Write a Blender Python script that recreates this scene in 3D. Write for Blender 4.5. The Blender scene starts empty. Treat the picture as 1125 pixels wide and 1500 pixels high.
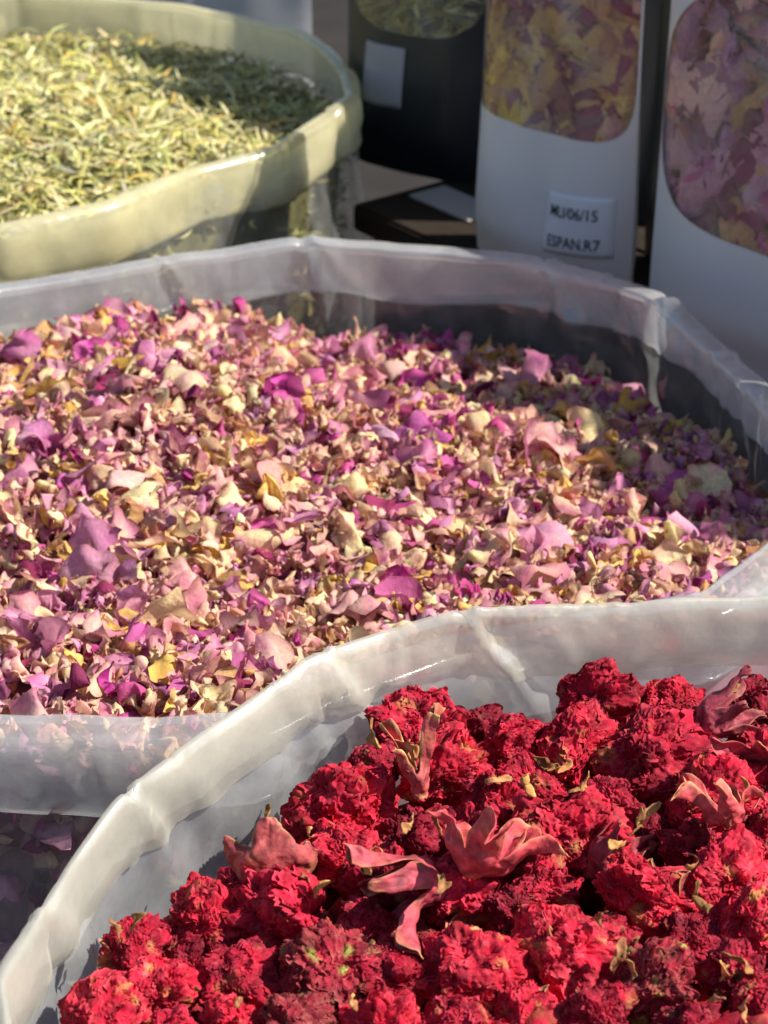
import bpy, bmesh, math
import numpy as np
from mathutils import Vector, Matrix, Euler, Quaternion

rng = np.random.default_rng(7)
scene = bpy.context.scene
COL = scene.collection
R = math.radians

# ------------------------------------------------------------------ camera, sky, sun, exposure
CAM_Z, PITCH, HALF = 0.75, 28.0, 13.0
FPX = 750.0 / math.tan(R(HALF))
cam_d = bpy.data.cameras.new('camera')
cam = bpy.data.objects.new('camera', cam_d)
COL.objects.link(cam)
cam.location = (0, 0, CAM_Z)
cam.rotation_euler = (R(90 - PITCH), 0, 0)
cam_d.sensor_fit = 'VERTICAL'
cam_d.sensor_height = 36.0
cam_d.sensor_width = 27.0
cam_d.lens = 18.0 / math.tan(R(HALF))
cam_d.clip_start = 0.02
cam_d.clip_end = 500
cam_d.dof.use_dof = True
cam_d.dof.focus_distance = 0.74
cam_d.dof.aperture_fstop = 24.0
scene.camera = cam

SUN_AZ = Vector((1.0, -0.06))          # ground direction towards the sun: to the right of the bags
SUN_EL = R(46)
world = bpy.data.worlds.new('World')
scene.world = world
world.use_nodes = True
wn = world.node_tree.nodes
sky = wn.new('ShaderNodeTexSky')
sky.sky_type = 'NISHITA'
sky.sun_disc = False
sky.sun_elevation = SUN_EL
sky.sun_rotation = math.atan2(SUN_AZ.x, SUN_AZ.y)
wn['Background'].inputs['Strength'].default_value = 0.078
world.node_tree.links.new(sky.outputs[0], wn['Background'].inputs['Color'])

sun_d = bpy.data.lights.new('sun', 'SUN')
sun_d.energy = 5.0
sun_d.angle = R(0.5)
sun_d.color = (1.0, 0.95, 0.86)
sun = bpy.data.objects.new('sun', sun_d)
COL.objects.link(sun)
a2 = SUN_AZ.normalized() * math.cos(SUN_EL)
sun.rotation_euler = Vector((a2.x, a2.y, math.sin(SUN_EL))).to_track_quat('Z', 'Y').to_euler()
sun.location = (2, 2, 4)

scene.view_settings.view_transform = 'Standard'
scene.view_settings.look = 'None'
scene.view_settings.gamma = 1.0
scene.view_settings.exposure = 0.82
scene.cycles.transparent_max_bounces = 32
scene.cycles.max_bounces = 10
scene.cycles.caustics_reflective = False
scene.cycles.caustics_refractive = False

# ------------------------------------------------------------------ helpers
_F = np.array([0, math.cos(R(PITCH)), -math.sin(R(PITCH))])
_U = np.array([0, math.sin(R(PITCH)), math.cos(R(PITCH))])
def px(x, y, z):
    """photo pixel -> point on the level plane z"""
    d = _F * FPX + np.array([1.0, 0, 0]) * (x - 562.5) + _U * (750 - y)
    t = (z - CAM_Z) / d[2]
    return np.array([0, 0, CAM_Z]) + d * t
def project(P):
    Q = np.asarray(P) - np.array([0, 0, CAM_Z])
    dep = Q @ _F
    return 562.5 + Q[..., 0] / dep * FPX, 750 - (Q @ _U) / dep * FPX, dep

_perm = np.random.default_rng(99).integers(0, 1 << 16, 4096)
_val = np.random.default_rng(98).uniform(-1, 1, 4096)
def noise(P, seed=0):
    P = np.asarray(P, float)
    I = np.floor(P).astype(np.int64)
    f = P - I
    f = f * f * (3 - 2 * f)
    out = np.zeros(P.shape[:-1])
    for dx in (0, 1):
        for dy in (0, 1):
            for dz in (0, 1):
                h = _perm[(I[..., 0] + dx + seed * 131) & 4095]
                h = _perm[(h + I[..., 1] + dy) & 4095]
                h = _perm[(h + I[..., 2] + dz) & 4095]
                w = (f[..., 0] if dx else 1 - f[..., 0]) * (f[..., 1] if dy else 1 - f[..., 1]) * (f[..., 2] if dz else 1 - f[..., 2])
                out += w * _val[h & 4095]
    return out
def smooth(a, b, x):
    t = np.clip((x - a) / (b - a), 0, 1)
    return t * t * (3 - 2 * t)
def lin(c):
    c = np.asarray(c, float) / 255.0
    return np.where(c <= 0.04045, c / 12.92, ((c + 0.055) / 1.055) ** 2.4)

def mesh_np(name, V, F, col=None, smooth_shade=True):
    """V (n,3), F (m,4) or (m,3) int, col (n,3)"""
    V = np.ascontiguousarray(V, np.float32)
    F = np.ascontiguousarray(F, np.int32)
    k = F.shape[1]
    me = bpy.data.meshes.new(name)
    me.vertices.add(len(V))
    me.vertices.foreach_set('co', V.ravel())
    me.loops.add(F.size)
    me.loops.foreach_set('vertex_index', F.ravel())
    me.polygons.add(len(F))
    me.polygons.foreach_set('loop_start', np.arange(0, F.size, k, dtype=np.int32))
    me.polygons.foreach_set('loop_total', np.full(len(F), k, np.int32))
    me.polygons.foreach_set('use_smooth', np.full(len(F), smooth_shade, bool))
    me.update(calc_edges=True)
    if col is not None:
        ca = me.color_attributes.new('Col', 'FLOAT_COLOR', 'POINT')
        c4 = np.ones((len(V), 4), np.float32)
        c4[:, :3] = col
        ca.data.foreach_set('color', c4.ravel())
    return me
def grid_faces(nu, nv, wrap_u=False):
    """vertex index = j*nu + i"""
    i = np.arange(nu if wrap_u else nu - 1)
    j = np.arange(nv - 1)
    J, I = np.meshgrid(j, i, indexing='ij')
    I2 = (I + 1) % nu
    return np.stack([J * nu + I, J * nu + I2, (J + 1) * nu + I2, (J + 1) * nu + I], -1).reshape(-1, 4)

def obj(name, me, mat=None, parent=None):
    o = bpy.data.objects.new(name, me)
    COL.objects.link(o)
    if mat is not None and me is not None and len(me.materials) == 0:
        me.materials.append(mat)
    if parent is not None:
        o.parent = parent
    return o
def tag(o, label, cat, group=None, kind=None):
    o['label'] = label
    o['category'] = cat
    if group: o['group'] = group
    if kind: o['kind'] = kind
    return o
def empty(name, loc=(0, 0, 0)):
    o = bpy.data.objects.new(name, None)
    o.empty_display_size = 0.02
    COL.objects.link(o)
    o.location = loc
    return o

# ------------------------------------------------------------------ materials
def new_mat(name):
    m = bpy.data.materials.new(name)
    m.use_nodes = True
    nt = m.node_tree
    for n in list(nt.nodes): nt.nodes.remove(n)
    out = nt.nodes.new('ShaderNodeOutputMaterial')
    return m, nt, out
def N(nt, t, **kw):
    n = nt.nodes.new(t)
    for k, v in kw.items():
        if k in n.inputs: n.inputs[k].default_value = v
        else: setattr(n, k, v)
    return n
def leafy(name, transl=0.3, rough=0.75, bump=0.3, bscale=900, objcol=False, mottled=0.25, mscale=260, spec=0.25, tcol=1.0):
    """thin dry plant matter coloured by the mesh attribute Col"""
    m, nt, out = new_mat(name)
    L = nt.links.new
    at = N(nt, 'ShaderNodeAttribute', attribute_name='Col')
    tc = N(nt, 'ShaderNodeNewGeometry')
    no = N(nt, 'ShaderNodeTexNoise', Scale=mscale, Detail=3.0)
    L(tc.outputs['Position'], no.inputs['Vector'])
    mr = N(nt, 'ShaderNodeMapRange')
    mr.inputs[1].default_value = 0.3; mr.inputs[2].default_value = 0.7
    mr.inputs[3].default_value = 1 - mottled; mr.inputs[4].default_value = 1 + mottled
    L(no.outputs[0], mr.inputs[0])
    mu = N(nt, 'ShaderNodeVectorMath', operation='SCALE')
    L(at.outputs['Color'], mu.inputs[0]); L(mr.outputs[0], mu.inputs['Scale'])
    src = mu.outputs[0]
    if objcol:
        oi = N(nt, 'ShaderNodeObjectInfo')
        m2 = N(nt, 'ShaderNodeVectorMath', operation='MULTIPLY')
        L(src, m2.inputs[0]); L(oi.outputs['Color'], m2.inputs[1])
        src = m2.outputs[0]
    b = N(nt, 'ShaderNodeBsdfPrincipled', Roughness=rough)
    b.inputs['Specular IOR Level'].default_value = spec
    L(src, b.inputs['Base Color'])
    n2 = N(nt, 'ShaderNodeTexNoise', Scale=bscale, Detail=2.0)
    L(tc.outputs['Position'], n2.inputs['Vector'])
    bp = N(nt, 'ShaderNodeBump', Strength=bump, Distance=0.0006)
    L(n2.outputs[0], bp.inputs['Height'])
    L(bp.outputs[0], b.inputs['Normal'])
    t = N(nt, 'ShaderNodeBsdfTranslucent')
    L(src, t.inputs['Color'])
    mx = N(nt, 'ShaderNodeMixShader'); mx.inputs[0].default_value = transl
    L(b.outputs[0], mx.inputs[1]); L(t.outputs[0], mx.inputs[2])
    L(mx.outputs[0], out.inputs['Surface'])
    return m
def film(name, milk, tint=(0.9, 0.92, 0.92), rough=0.22, bump=0.25, transl=0.5, clear=(0.96, 0.97, 0.97), gloss=1.0, crinkle=0.3, sheen=0.06):
    """thin polythene: part see-through, part milky, with a soft sheen"""
    m, nt, out = new_mat(name)
    L = nt.links.new
    ge = N(nt, 'ShaderNodeNewGeometry')
    n1 = N(nt, 'ShaderNodeTexNoise', Scale=55.0, Detail=6.0, Roughness=0.62)
    L(ge.outputs['Position'], n1.inputs['Vector'])
    mr = N(nt, 'ShaderNodeMapRange')
    mr.inputs[1].default_value = 0.3; mr.inputs[2].default_value = 0.75
    mr.inputs[3].default_value = max(0.0, milk - 0.07); mr.inputs[4].default_value = min(1, milk + 0.09)
    L(n1.outputs[0], mr.inputs[0])
    n2 = N(nt, 'ShaderNodeTexNoise', Scale=140.0, Detail=5.0, Roughness=0.6)
    L(ge.outputs['Position'], n2.inputs['Vector'])
    n3 = N(nt, 'ShaderNodeTexNoise', Scale=26.0, Detail=4.0, Roughness=0.55, Distortion=0.6)
    n3.noise_type = 'RIDGED_MULTIFRACTAL'
    L(ge.outputs['Position'], n3.inputs['Vector'])
    b0 = N(nt, 'ShaderNodeBump', Strength=crinkle, Distance=0.0035)
    L(n3.outputs[0], b0.inputs['Height'])
    bp = N(nt, 'ShaderNodeBump', Strength=bump, Distance=0.0012)
    L(n2.outputs[0], bp.inputs['Height']); L(b0.outputs[0], bp.inputs['Normal'])
    df = N(nt, 'ShaderNodeBsdfDiffuse', Color=(*tint, 1))
    tr = N(nt, 'ShaderNodeBsdfTranslucent', Color=(*tint, 1))
    L(bp.outputs[0], df.inputs['Normal']); L(bp.outputs[0], tr.inputs['Normal'])
    m1 = N(nt, 'ShaderNodeMixShader'); m1.inputs[0].default_value = transl
    L(df.outputs[0], m1.inputs[1]); L(tr.outputs[0], m1.inputs[2])
    tp = N(nt, 'ShaderNodeBsdfTransparent', Color=(*clear, 1))
    m2 = N(nt, 'ShaderNodeMixShader')
    L(mr.outputs[0], m2.inputs[0]); L(tp.outputs[0], m2.inputs[1]); L(m1.outputs[0], m2.inputs[2])
    gl = N(nt, 'ShaderNodeBsdfGlossy', Roughness=rough)
    gl.inputs['Color'].default_value = (gloss, gloss, gloss, 1)
    L(bp.outputs[0], gl.inputs['Normal'])
    lw = N(nt, 'ShaderNodeLayerWeight')          # two-sided sheet: same reflectance from either side
    lw.inputs['Blend'].default_value = 0.5
    pw = N(nt, 'ShaderNodeMath', operation='POWER'); pw.inputs[1].default_value = 4.0
    L(lw.outputs['Facing'], pw.inputs[0])
    fr = N(nt, 'ShaderNodeMapRange')
    fr.inputs[3].default_value = sheen; fr.inputs[4].default_value = 0.42
    L(pw.outputs[0], fr.inputs[0])
    m3 = N(nt, 'ShaderNodeMixShader')
    L(fr.outputs[0], m3.inputs[0]); L(m2.outputs[0], m3.inputs[1]); L(gl.outputs[0], m3.inputs[2])
    L(m3.outputs[0], out.inputs['Surface'])
    return m
def plain(name, c, rough=0.6, var=0.12, scale=30, bump=0.1, spec=0.4, stretch=(1, 1, 1), dist=0.002, coat=0.0):
    m, nt, out = new_mat(name)
    L = nt.links.new
    tc = N(nt, 'ShaderNodeTexCoord')
    mp = N(nt, 'ShaderNodeMapping'); mp.inputs['Scale'].default_value = stretch
    L(tc.outputs['Object'], mp.inputs[0])
    n1 = N(nt, 'ShaderNodeTexNoise', Scale=scale, Detail=6.0, Roughness=0.6)
    L(mp.outputs[0], n1.inputs['Vector'])
    cr = N(nt, 'ShaderNodeMix', data_type='RGBA')
    c = np.asarray(c, float)
    cr.inputs[6].default_value = (*np.clip(c * (1 - var), 0, 1), 1)
    cr.inputs[7].default_value = (*np.clip(c * (1 + var), 0, 1), 1)
    L(n1.outputs[0], cr.inputs[0])
    b = N(nt, 'ShaderNodeBsdfPrincipled', Roughness=rough)
    b.inputs['Specular IOR Level'].default_value = spec
    b.inputs['Coat Weight'].default_value = coat
    L(cr.outputs[2], b.inputs['Base Color'])
    bp = N(nt, 'ShaderNodeBump', Strength=bump, Distance=dist)
    L(n1.outputs[0], bp.inputs['Height']); L(bp.outputs[0], b.inputs['Normal'])
    L(b.outputs[0], out.inputs['Surface'])
    return m

M_petal = leafy('dry_rose_petal', transl=0.38, bump=0.6, bscale=650, mottled=0.16, mscale=420)
M_herb = leafy('dry_herb_leaf', transl=0.15, bump=0.2, bscale=900, mottled=0.2, mscale=300)
M_red = leafy('crumpled_red_petal', transl=0.24, bump=0.4, bscale=1300, objcol=True, mottled=0.3, mscale=300, rough=0.8)
M_calyx = leafy('leathery_calyx', transl=0.08, bump=0.9, bscale=380, objcol=True, mottled=0.4, mscale=300, rough=0.62, spec=0.3)
M_tan = leafy('dry_tan_bract', transl=0.1, bump=0.5, bscale=800, objcol=True, mottled=0.3, mscale=300)
M_film_clear = film('clear_polythene', 0.15, rough=0.14, crinkle=0.6)
M_film_red = film('frosted_polythene', 0.34, rough=0.22, crinkle=0.55)
M_cuff = film('folded_polythene', 0.36, rough=0.18, transl=0.5, crinkle=0.6)
M_cuff_herb = film('folded_polythene_herb_glow', 0.58, tint=(1.0, 0.92, 0.60), rough=0.25, transl=0.6)  # yellow tint paints in the herb-coloured light coming through white film
M_cuff_red = film('folded_pearly_polythene', 0.40, tint=(0.97, 0.92, 0.76), rough=0.26, transl=0.5, crinkle=0.9, bump=0.3, sheen=0.13)
M_window = film('pouch_window_film', 0.05, rough=0.12, crinkle=0.9, bump=0.5)
M_white = plain('matt_white_pouch', (0.60, 0.575, 0.58), rough=0.45, var=0.05, scale=14, bump=0.12, dist=0.004)
M_grey = plain('pale_grey_pouch', (0.45, 0.45, 0.47), rough=0.5, var=0.1, scale=12, bump=0.15, dist=0.004)
M_beige = plain('beige_pouch', (0.55, 0.49, 0.38), rough=0.5, var=0.1, scale=12, bump=0.15, dist=0.004)
M_navy = plain('dark_navy_pouch', (0.006, 0.009, 0.014), rough=0.4, var=0.3, scale=18, bump=0.12, dist=0.004)
M_sticker = plain('price_sticker_paper', (0.66, 0.66, 0.7), rough=0.6, var=0.06, scale=60, bump=0.05)
M_sticker_dull = plain('greyed_sticker_paper', (0.30, 0.29, 0.30), rough=0.6, var=0.12, scale=60, bump=0.05)
M_ink = plain('black_ink', (0.012, 0.012, 0.016), rough=0.6, var=0.2)
M_board = plain('dark_wood', (0.025, 0.019, 0.014), rough=0.9, spec=0.1, var=0.5, scale=9, bump=0.3, stretch=(2, 18, 18))
M_card = plain('white_card', (0.34, 0.32, 0.30), rough=0.7, var=0.06)
M_ground = plain('dark_tabletop', (0.03, 0.026, 0.024), rough=0.9, spec=0.1, var=0.4, scale=12, bump=0.3)

# ------------------------------------------------------------------ setting
gme = mesh_np('tabletop', np.array([[-6, -4, 0], [6, -4, 0], [6, 8, 0], [-6, 8, 0]], float), np.array([[0, 1, 2, 3]]))
g = obj('tabletop', gme, M_ground)
g['kind'] = 'structure'; g['label'] = 'dark tabletop under the bags'

def box_mesh(name, sx, sy, sz, bevel=0.002):
    bm = bmesh.new()
    bmesh.ops.create_cube(bm, size=1.0)
    for v in bm.verts: v.co = Vector((v.co.x * sx, v.co.y * sy, v.co.z * sz))
    bmesh.ops.bevel(bm, geom=bm.edges[:], offset=bevel, segments=2, affect='EDGES')
    me = bpy.data.meshes.new(name); bm.to_mesh(me); bm.free()
    return me

# wooden crate carrying the pouches; its front edge runs through two points of the photograph
SH = 0.255
e0, e1 = px(532, 306, SH), px(722, 392, SH)
ed = (e1 - e0) / np.linalg.norm(e1 - e0)
ang = math.atan2(ed[1], ed[0])
en = np.array([-ed[1], ed[0], 0])
if en[1] < 0: en = -en
start = e0 - ed * 0.012
crate = empty('wooden_crate', (start[0], start[1], 0))
crate.rotation_euler = (0, 0, ang)
tag(crate, 'dark wooden crate that the flower pouches stand on', 'crate')
for k in range(5):
    p = obj('plank', box_mesh('plank', 0.62, 0.088, 0.018), M_board, crate)
    p.location = (0.31, 0.044 + k * 0.0905, SH - 0.009 - 0.0006 * (k % 2))
for k in range(3):
    p = obj('plank', box_mesh('plank', 0.60, 0.014, 0.072), M_board, crate)
    p.location = (0.31, 0.016, SH - 0.018 - 0.037 - k * 0.079)
for k in range(3):
    for sx in (0.022, 0.598):
        p = obj('plank', box_mesh('plank', 0.014, 0.40, 0.072), M_board, crate)
        p.location = (sx, 0.23, SH - 0.018 - 0.037 - k * 0.079)
for sx in (0.04, 0.58):
    for sy in (0.036, 0.42):
        p = obj('corner_post', box_mesh('corner_post', 0.03, 0.026, SH - 0.02), M_board, crate)
        p.location = (sx, sy, (SH - 0.02) / 2)

# ------------------------------------------------------------------ plastic bags
def resample(P, n):
    P = np.vstack([P, P[:1]])
    s = np.concatenate([[0], np.cumsum(np.linalg.norm(np.diff(P, axis=0), axis=1))])
    t = np.linspace(0, s[-1], n, endpoint=False)
    return np.stack([np.interp(t, s, P[:, k]) for k in range(3)], 1), s[-1]
def lap(P, it):
    for _ in range(it):
        P = 0.25 * np.roll(P, 1, 0) + 0.5 * P + 0.25 * np.roll(P, -1, 0)
    return P
class Bag: pass
def make_bag(name, rim, label, group, mat_wall, mat_cuff, seed, cuff_h=0.03, roll=0.0165, wrinkle=1.0, wall_off=0.0, creases=(), n=640, round_=0.0, prof=None):
    b = Bag()
    P, length = resample(np.asarray(rim, float), n)
    P = lap(P, 2)
    S = lap(P, 300)
    A = lap(P, 26)
    T = np.roll(A, -1, 0) - np.roll(A, 1, 0)
    O = np.stack([T[:, 1], -T[:, 0], np.zeros(n)], 1)
    O /= np.linalg.norm(O, axis=1)[:, None]
    c = P.mean(0)
    if np.sum((P - c) * O) < 0: O = -O
    th = np.arange(n) / n * 2 * math.pi
    ring = np.stack([np.cos(th), np.sin(th)], 1) * length / (2 * math.pi)     # seamless noise coordinates
    arc = np.arange(n) / n * length
    zr = P[:, 2].mean()
    cr = []
    for (q, slope, amp, wid) in creases:
        i0 = int(np.argmin(np.linalg.norm(P[:, :2] - np.asarray(q)[:2], axis=1)))
        cr.append((arc[i0], slope, amp, wid))
    cg = np.random.default_rng(seed)
    for _ in range(34):      # small random tucks all the way round
        cr.append((cg.uniform(0, length), cg.normal(0, 0.9), cg.choice([-1, 1]) * cg.uniform(.0006, .0022), cg.uniform(.0025, .007)))
    def crease(D):
        out = np.zeros(n)
        for s0, sl, am, wd in cr:
            d = (arc - s0 - sl * D + length / 2) % length - length / 2
            wd2 = wd * (0.35 + D / 0.03)
            tri = np.clip(1 - np.abs(d) / wd2, 0, 1) ** 1.3
            tri2 = np.clip(1 - np.abs(d - wd2 * 1.4) / (wd2 * 1.3), 0, 1)
            out += am * (tri - 0.55 * tri2) * math.exp(-D / 0.06)
        return out
    def fold(D, fs, fd, sd):
        q = np.stack([ring[:, 0] * fs, ring[:, 1] * fs, np.full(n, D * fd + sd)], 1)
        return noise(q, seed + sd)
    depth = np.array([0, .002, .005, .009, .014, .019, .025, .031, .038, .046, .055, .066, .08, .1, .13, .17, .22, .27, zr - .012, zr - .003])
    rows = []
    for D in depth:
        w = float(smooth(0.0, 0.075, D))
        p = P * (1 - w) + S * w
        k = min(1, D / 0.02) * wrinkle
        rid = (0.5 - np.abs(fold(D, 34, 22, 1))) * 0.0046 + fold(D, 75, 30, 2) * 0.0016 + (0.5 - np.abs(fold(D, 18, 60, 3))) * 0.0035
        belly = wall_off + 0.008 * smooth(0.03, 0.12, D) - 0.05 * smooth(zr - 0.06, zr - 0.003, D) ** 2
        p = p + O * (k * rid + belly + crease(D) * min(1, D / 0.004))[:, None]
        p[:, 2] = P[:, 2] - D * (P[:, 2] - 0.003) / (zr - 0.003)
        rows.append(p)
    V = np.concatenate(rows)
    F = grid_faces(n, len(depth), True)
    V = np.vstack([V, [[c[0], c[1], 0.003]]])
    me = mesh_np('wall', V, F)
    bm = bmesh.new(); bm.from_mesh(me)
    bm.verts.ensure_lookup_table()
    base = (len(depth) - 1) * n
    cen = bm.verts[len(V) - 1]
    for i in range(n):
        bm.faces.new((bm.verts[base + i], bm.verts[base + (i + 1) % n], cen))
    bm.to_mesh(me); bm.free()
    root = empty(name, (c[0], c[1], 0))
    tag(root, label, 'bag', group)
    wall = obj('wall', me, mat_wall, root); wall.location = (-c[0], -c[1], 0)
    # cuff: the mouth turned outwards and down, two layers
    r = roll
    prof = prof or [(0.0004, -.003), (0.0, -.0006), (0.0004, .0006), (r * .12, .0010), (r * .45, .0010 + round_), (r * .8, .0002 + round_ * .6), (r * .95, -.0010), (r * 1.02, -.0034), (r * 1.05, -.009), (r * 1.05, -cuff_h * .45), (r * 1.03, -cuff_h * .7),
            (r * .98, -cuff_h * .9), (r * .92, -cuff_h), (r * .82, -cuff_h - .002), (r * .74, -cuff_h - .0005), (r * .7, -cuff_h * .8), (r * .7, -cuff_h * .4), (r * .72, -.006)]
    rows = []
    for q, (o, z) in enumerate(prof):
        f = min(1.0, max(0.0, -z / 0.012))
        wob = (fold(z, 30, 20, 5) * 0.0016 + fold(z, 90, 40, 6) * 0.0006 + (0.5 - np.abs(fold(z, 16, 90, 7))) * 0.0022) * wrinkle
        hem = fold(0, 22, 1, 8) * 0.003 * min(1, max(0, -z / cuff_h))
        p = P + O * (o * (1 + 0.2 * fold(0, 14, 1, 9)) + wob * (0.12 + 0.88 * f) + crease(max(0, -z)) * f * 0.9)[:, None]
        p[:, 2] = P[:, 2] + z + hem + 0.0007 * fold(0, 60, 1, 10) + 0.0016 * fold(0, 20, 1, 12) + 0.35 * crease(0.002)
        rows.append(p)
    V = np.concatenate(rows) - np.array([c[0], c[1], 0])
    cuff = obj('cuff', mesh_np('cuff', V, grid_faces(n, len(prof), True)), mat_cuff, root)
    b.P, b.S, b.O, b.c, b.root = P, S + O * wall_off, O, c, root
    return b

def wpx(pts, z, dz=None):
    return [px(x, y, z) for x, y in pts]
ZR, ZP, ZH = 0.35, 0.32, 0.32
def lift(p, d):
    p = np.array(p, float); p[2] += d
    return p
def wpz(pts, z):
    return [px(p[0], p[1], z + (p[2] if len(p) > 2 else 0)) for p in pts]
rim_red = wpz([(0, 1440), (60, 1338), (110, 1258), (174, 1170, .004), (310, 1068), (455, 963, .004), (560, 928), (670, 894, .004), (900, 889), (1125, 878)], ZR) + \
    [np.array(p) for p in [(.215, .672, ZR), (.28, .615, ZR), (.315, .53, ZR), (.315, .43, ZR), (.26, .34, ZR), (.17, .285, ZR), (.07, .28, ZR), (-.02, .32, ZR), (-.085, .4, ZR)]]
rim_pet = wpx([(0, 430), (120, 407), (240, 388), (350, 374), (445, 360), (600, 372), (780, 390), (870, 412), (950, 440), (1040, 520), (1125, 610)], ZP) + \
    [np.array(p) for p in [(.188, .86, ZP), (.180, .815, ZP)]] + wpx([(1125, 792), (1030, 870)], ZP) + \
    [np.array(p) for p in [(.075, .728, ZP), (.02, .708, ZP), (-.025, .682, ZP)]] + wpx([(350, 1046), (180, 1050), (0, 1054)], ZP) + \
    [np.array(p) for p in [(-.19, .672, ZP), (-.245, .73, ZP), (-.275, .82, ZP), (-.275, .91, ZP), (-.245, 1.0, ZP)]]
rim_her = wpx([(0, 325), (150, 297), (280, 244), (400, 212), (465, 172), (506, 142), (496, 106), (468, 76), (430, 50), (330, 22), (200, 2), (30, -8)], ZH) + \
    [np.array(p) for p in [(-.36, 1.57, ZH), (-.44, 1.48, ZH), (-.46, 1.37, ZH), (-.42, 1.25, ZH), (-.33, 1.165, ZH)]]
bag_red = make_bag('plastic_bag', rim_red, 'pearly white plastic bag with turned-down rim full of crumpled red flowers', None, M_film_red, M_cuff_red, 11, cuff_h=0.026, roll=0.0095,
    prof=[(.0035, -.0275), (.0044, -.026), (.005, -.018), (.0046, -.008), (.0032, -.0022), (.0016, .0002), (.0003, .0007), (-.0010, .0001), (-.0022, -.0030), (-.0033, -.0080), (-.0036, -.0140), (-.0030, -.0200), (-.0018, -.0250), (-.0006, -.0285)],
    creases=[(px(174, 1170, ZR), .5, -.006, .007), (px(455, 963, ZR), .6, -.005, .006), (px(670, 894, ZR), .7, -.006, .007), (px(60, 1338, ZR), .3, .004, .008), (px(900, 889, ZR), -.4, .002, .01)])
bag_pet = make_bag('plastic_bag', rim_pet, 'clear plastic bag with folded rim full of pink and cream rose petals', None, M_film_clear, M_cuff, 23, wall_off=0.011,
    creases=[(px(240, 388, ZP), .3, .005, .005), (px(445, 360, ZP), .2, -.006, .008), (px(780, 390, ZP), .5, -.006, .008), (px(950, 440, ZP), .3, -.008, .010), (px(1040, 520, ZP), .4, .007, .008), (px(870, 412, ZP), .6, .005, .005), (px(1090, 570, ZP), .3, -.006, .007)])
bag_her = make_bag('plastic_bag', rim_her, 'plastic bag with wide cuff, herb glow tinted in, full of dried green herb leaves', None, M_film_clear, M_cuff_herb, 37, cuff_h=0.031, wall_off=0.007, roll=0.009, round_=.0006,
    creases=[(px(480, 168, ZH), .2, -.006, .010), (px(515, 105, ZH), .2, .006, .010)])

def inside(P2, poly):
    x, y = P2[:, 0], P2[:, 1]
    r = np.zeros(len(P2), bool)
    a = poly; b = np.roll(poly, -1, 0)
    for (x0, y0), (x1, y1) in zip(a[:, :2], b[:, :2]):
        if y0 == y1: continue
        c = ((y0 > y) != (y1 > y)) & (x < (x1 - x0) * (y - y0) / (y1 - y0) + x0)
        r ^= c
    return r
def inset(bag, d, src='S'):
    Q = getattr(bag, src)
    return Q - bag.O * d
def scatter(bag, n, margin):
    poly = inset(bag, margin)[::8]
    lo, hi = poly[:, :2].min(0), poly[:, :2].max(0)
    out = []
    tot = 0
    while tot < n:
        q = rng.uniform(lo, hi, (n * 2, 2))
        q = q[inside(q, poly)]
        out.append(q); tot += len(q)
    return np.concatenate(out)[:n]

# ------------------------------------------------------------------ rotations for batches
def rand_rot(n, tilt_sd):
    """random spin, then tilt away from level by |N(0, tilt_sd)|"""
    spin = rng.uniform(0, 2 * math.pi, n)
    tilt = np.abs(rng.normal(0, tilt_sd, n))
    ax = rng.uniform(0, 2 * math.pi, n)
    c, s = np.cos(spin), np.sin(spin)
    Rz = np.zeros((n, 3, 3)); Rz[:, 0, 0] = c; Rz[:, 0, 1] = -s; Rz[:, 1, 0] = s; Rz[:, 1, 1] = c; Rz[:, 2, 2] = 1
    k = np.stack([np.cos(ax), np.sin(ax), np.zeros(n)], 1)
    K = np.zeros((n, 3, 3))
    K[:, 0, 2] = k[:, 1]; K[:, 1, 2] = -k[:, 0]; K[:, 2, 0] = -k[:, 1]; K[:, 2, 1] = k[:, 0]
    Rt = np.eye(3)[None] + np.sin(tilt)[:, None, None] * K + (1 - np.cos(tilt))[:, None, None] * (K @ K)
    return Rt @ Rz

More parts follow.
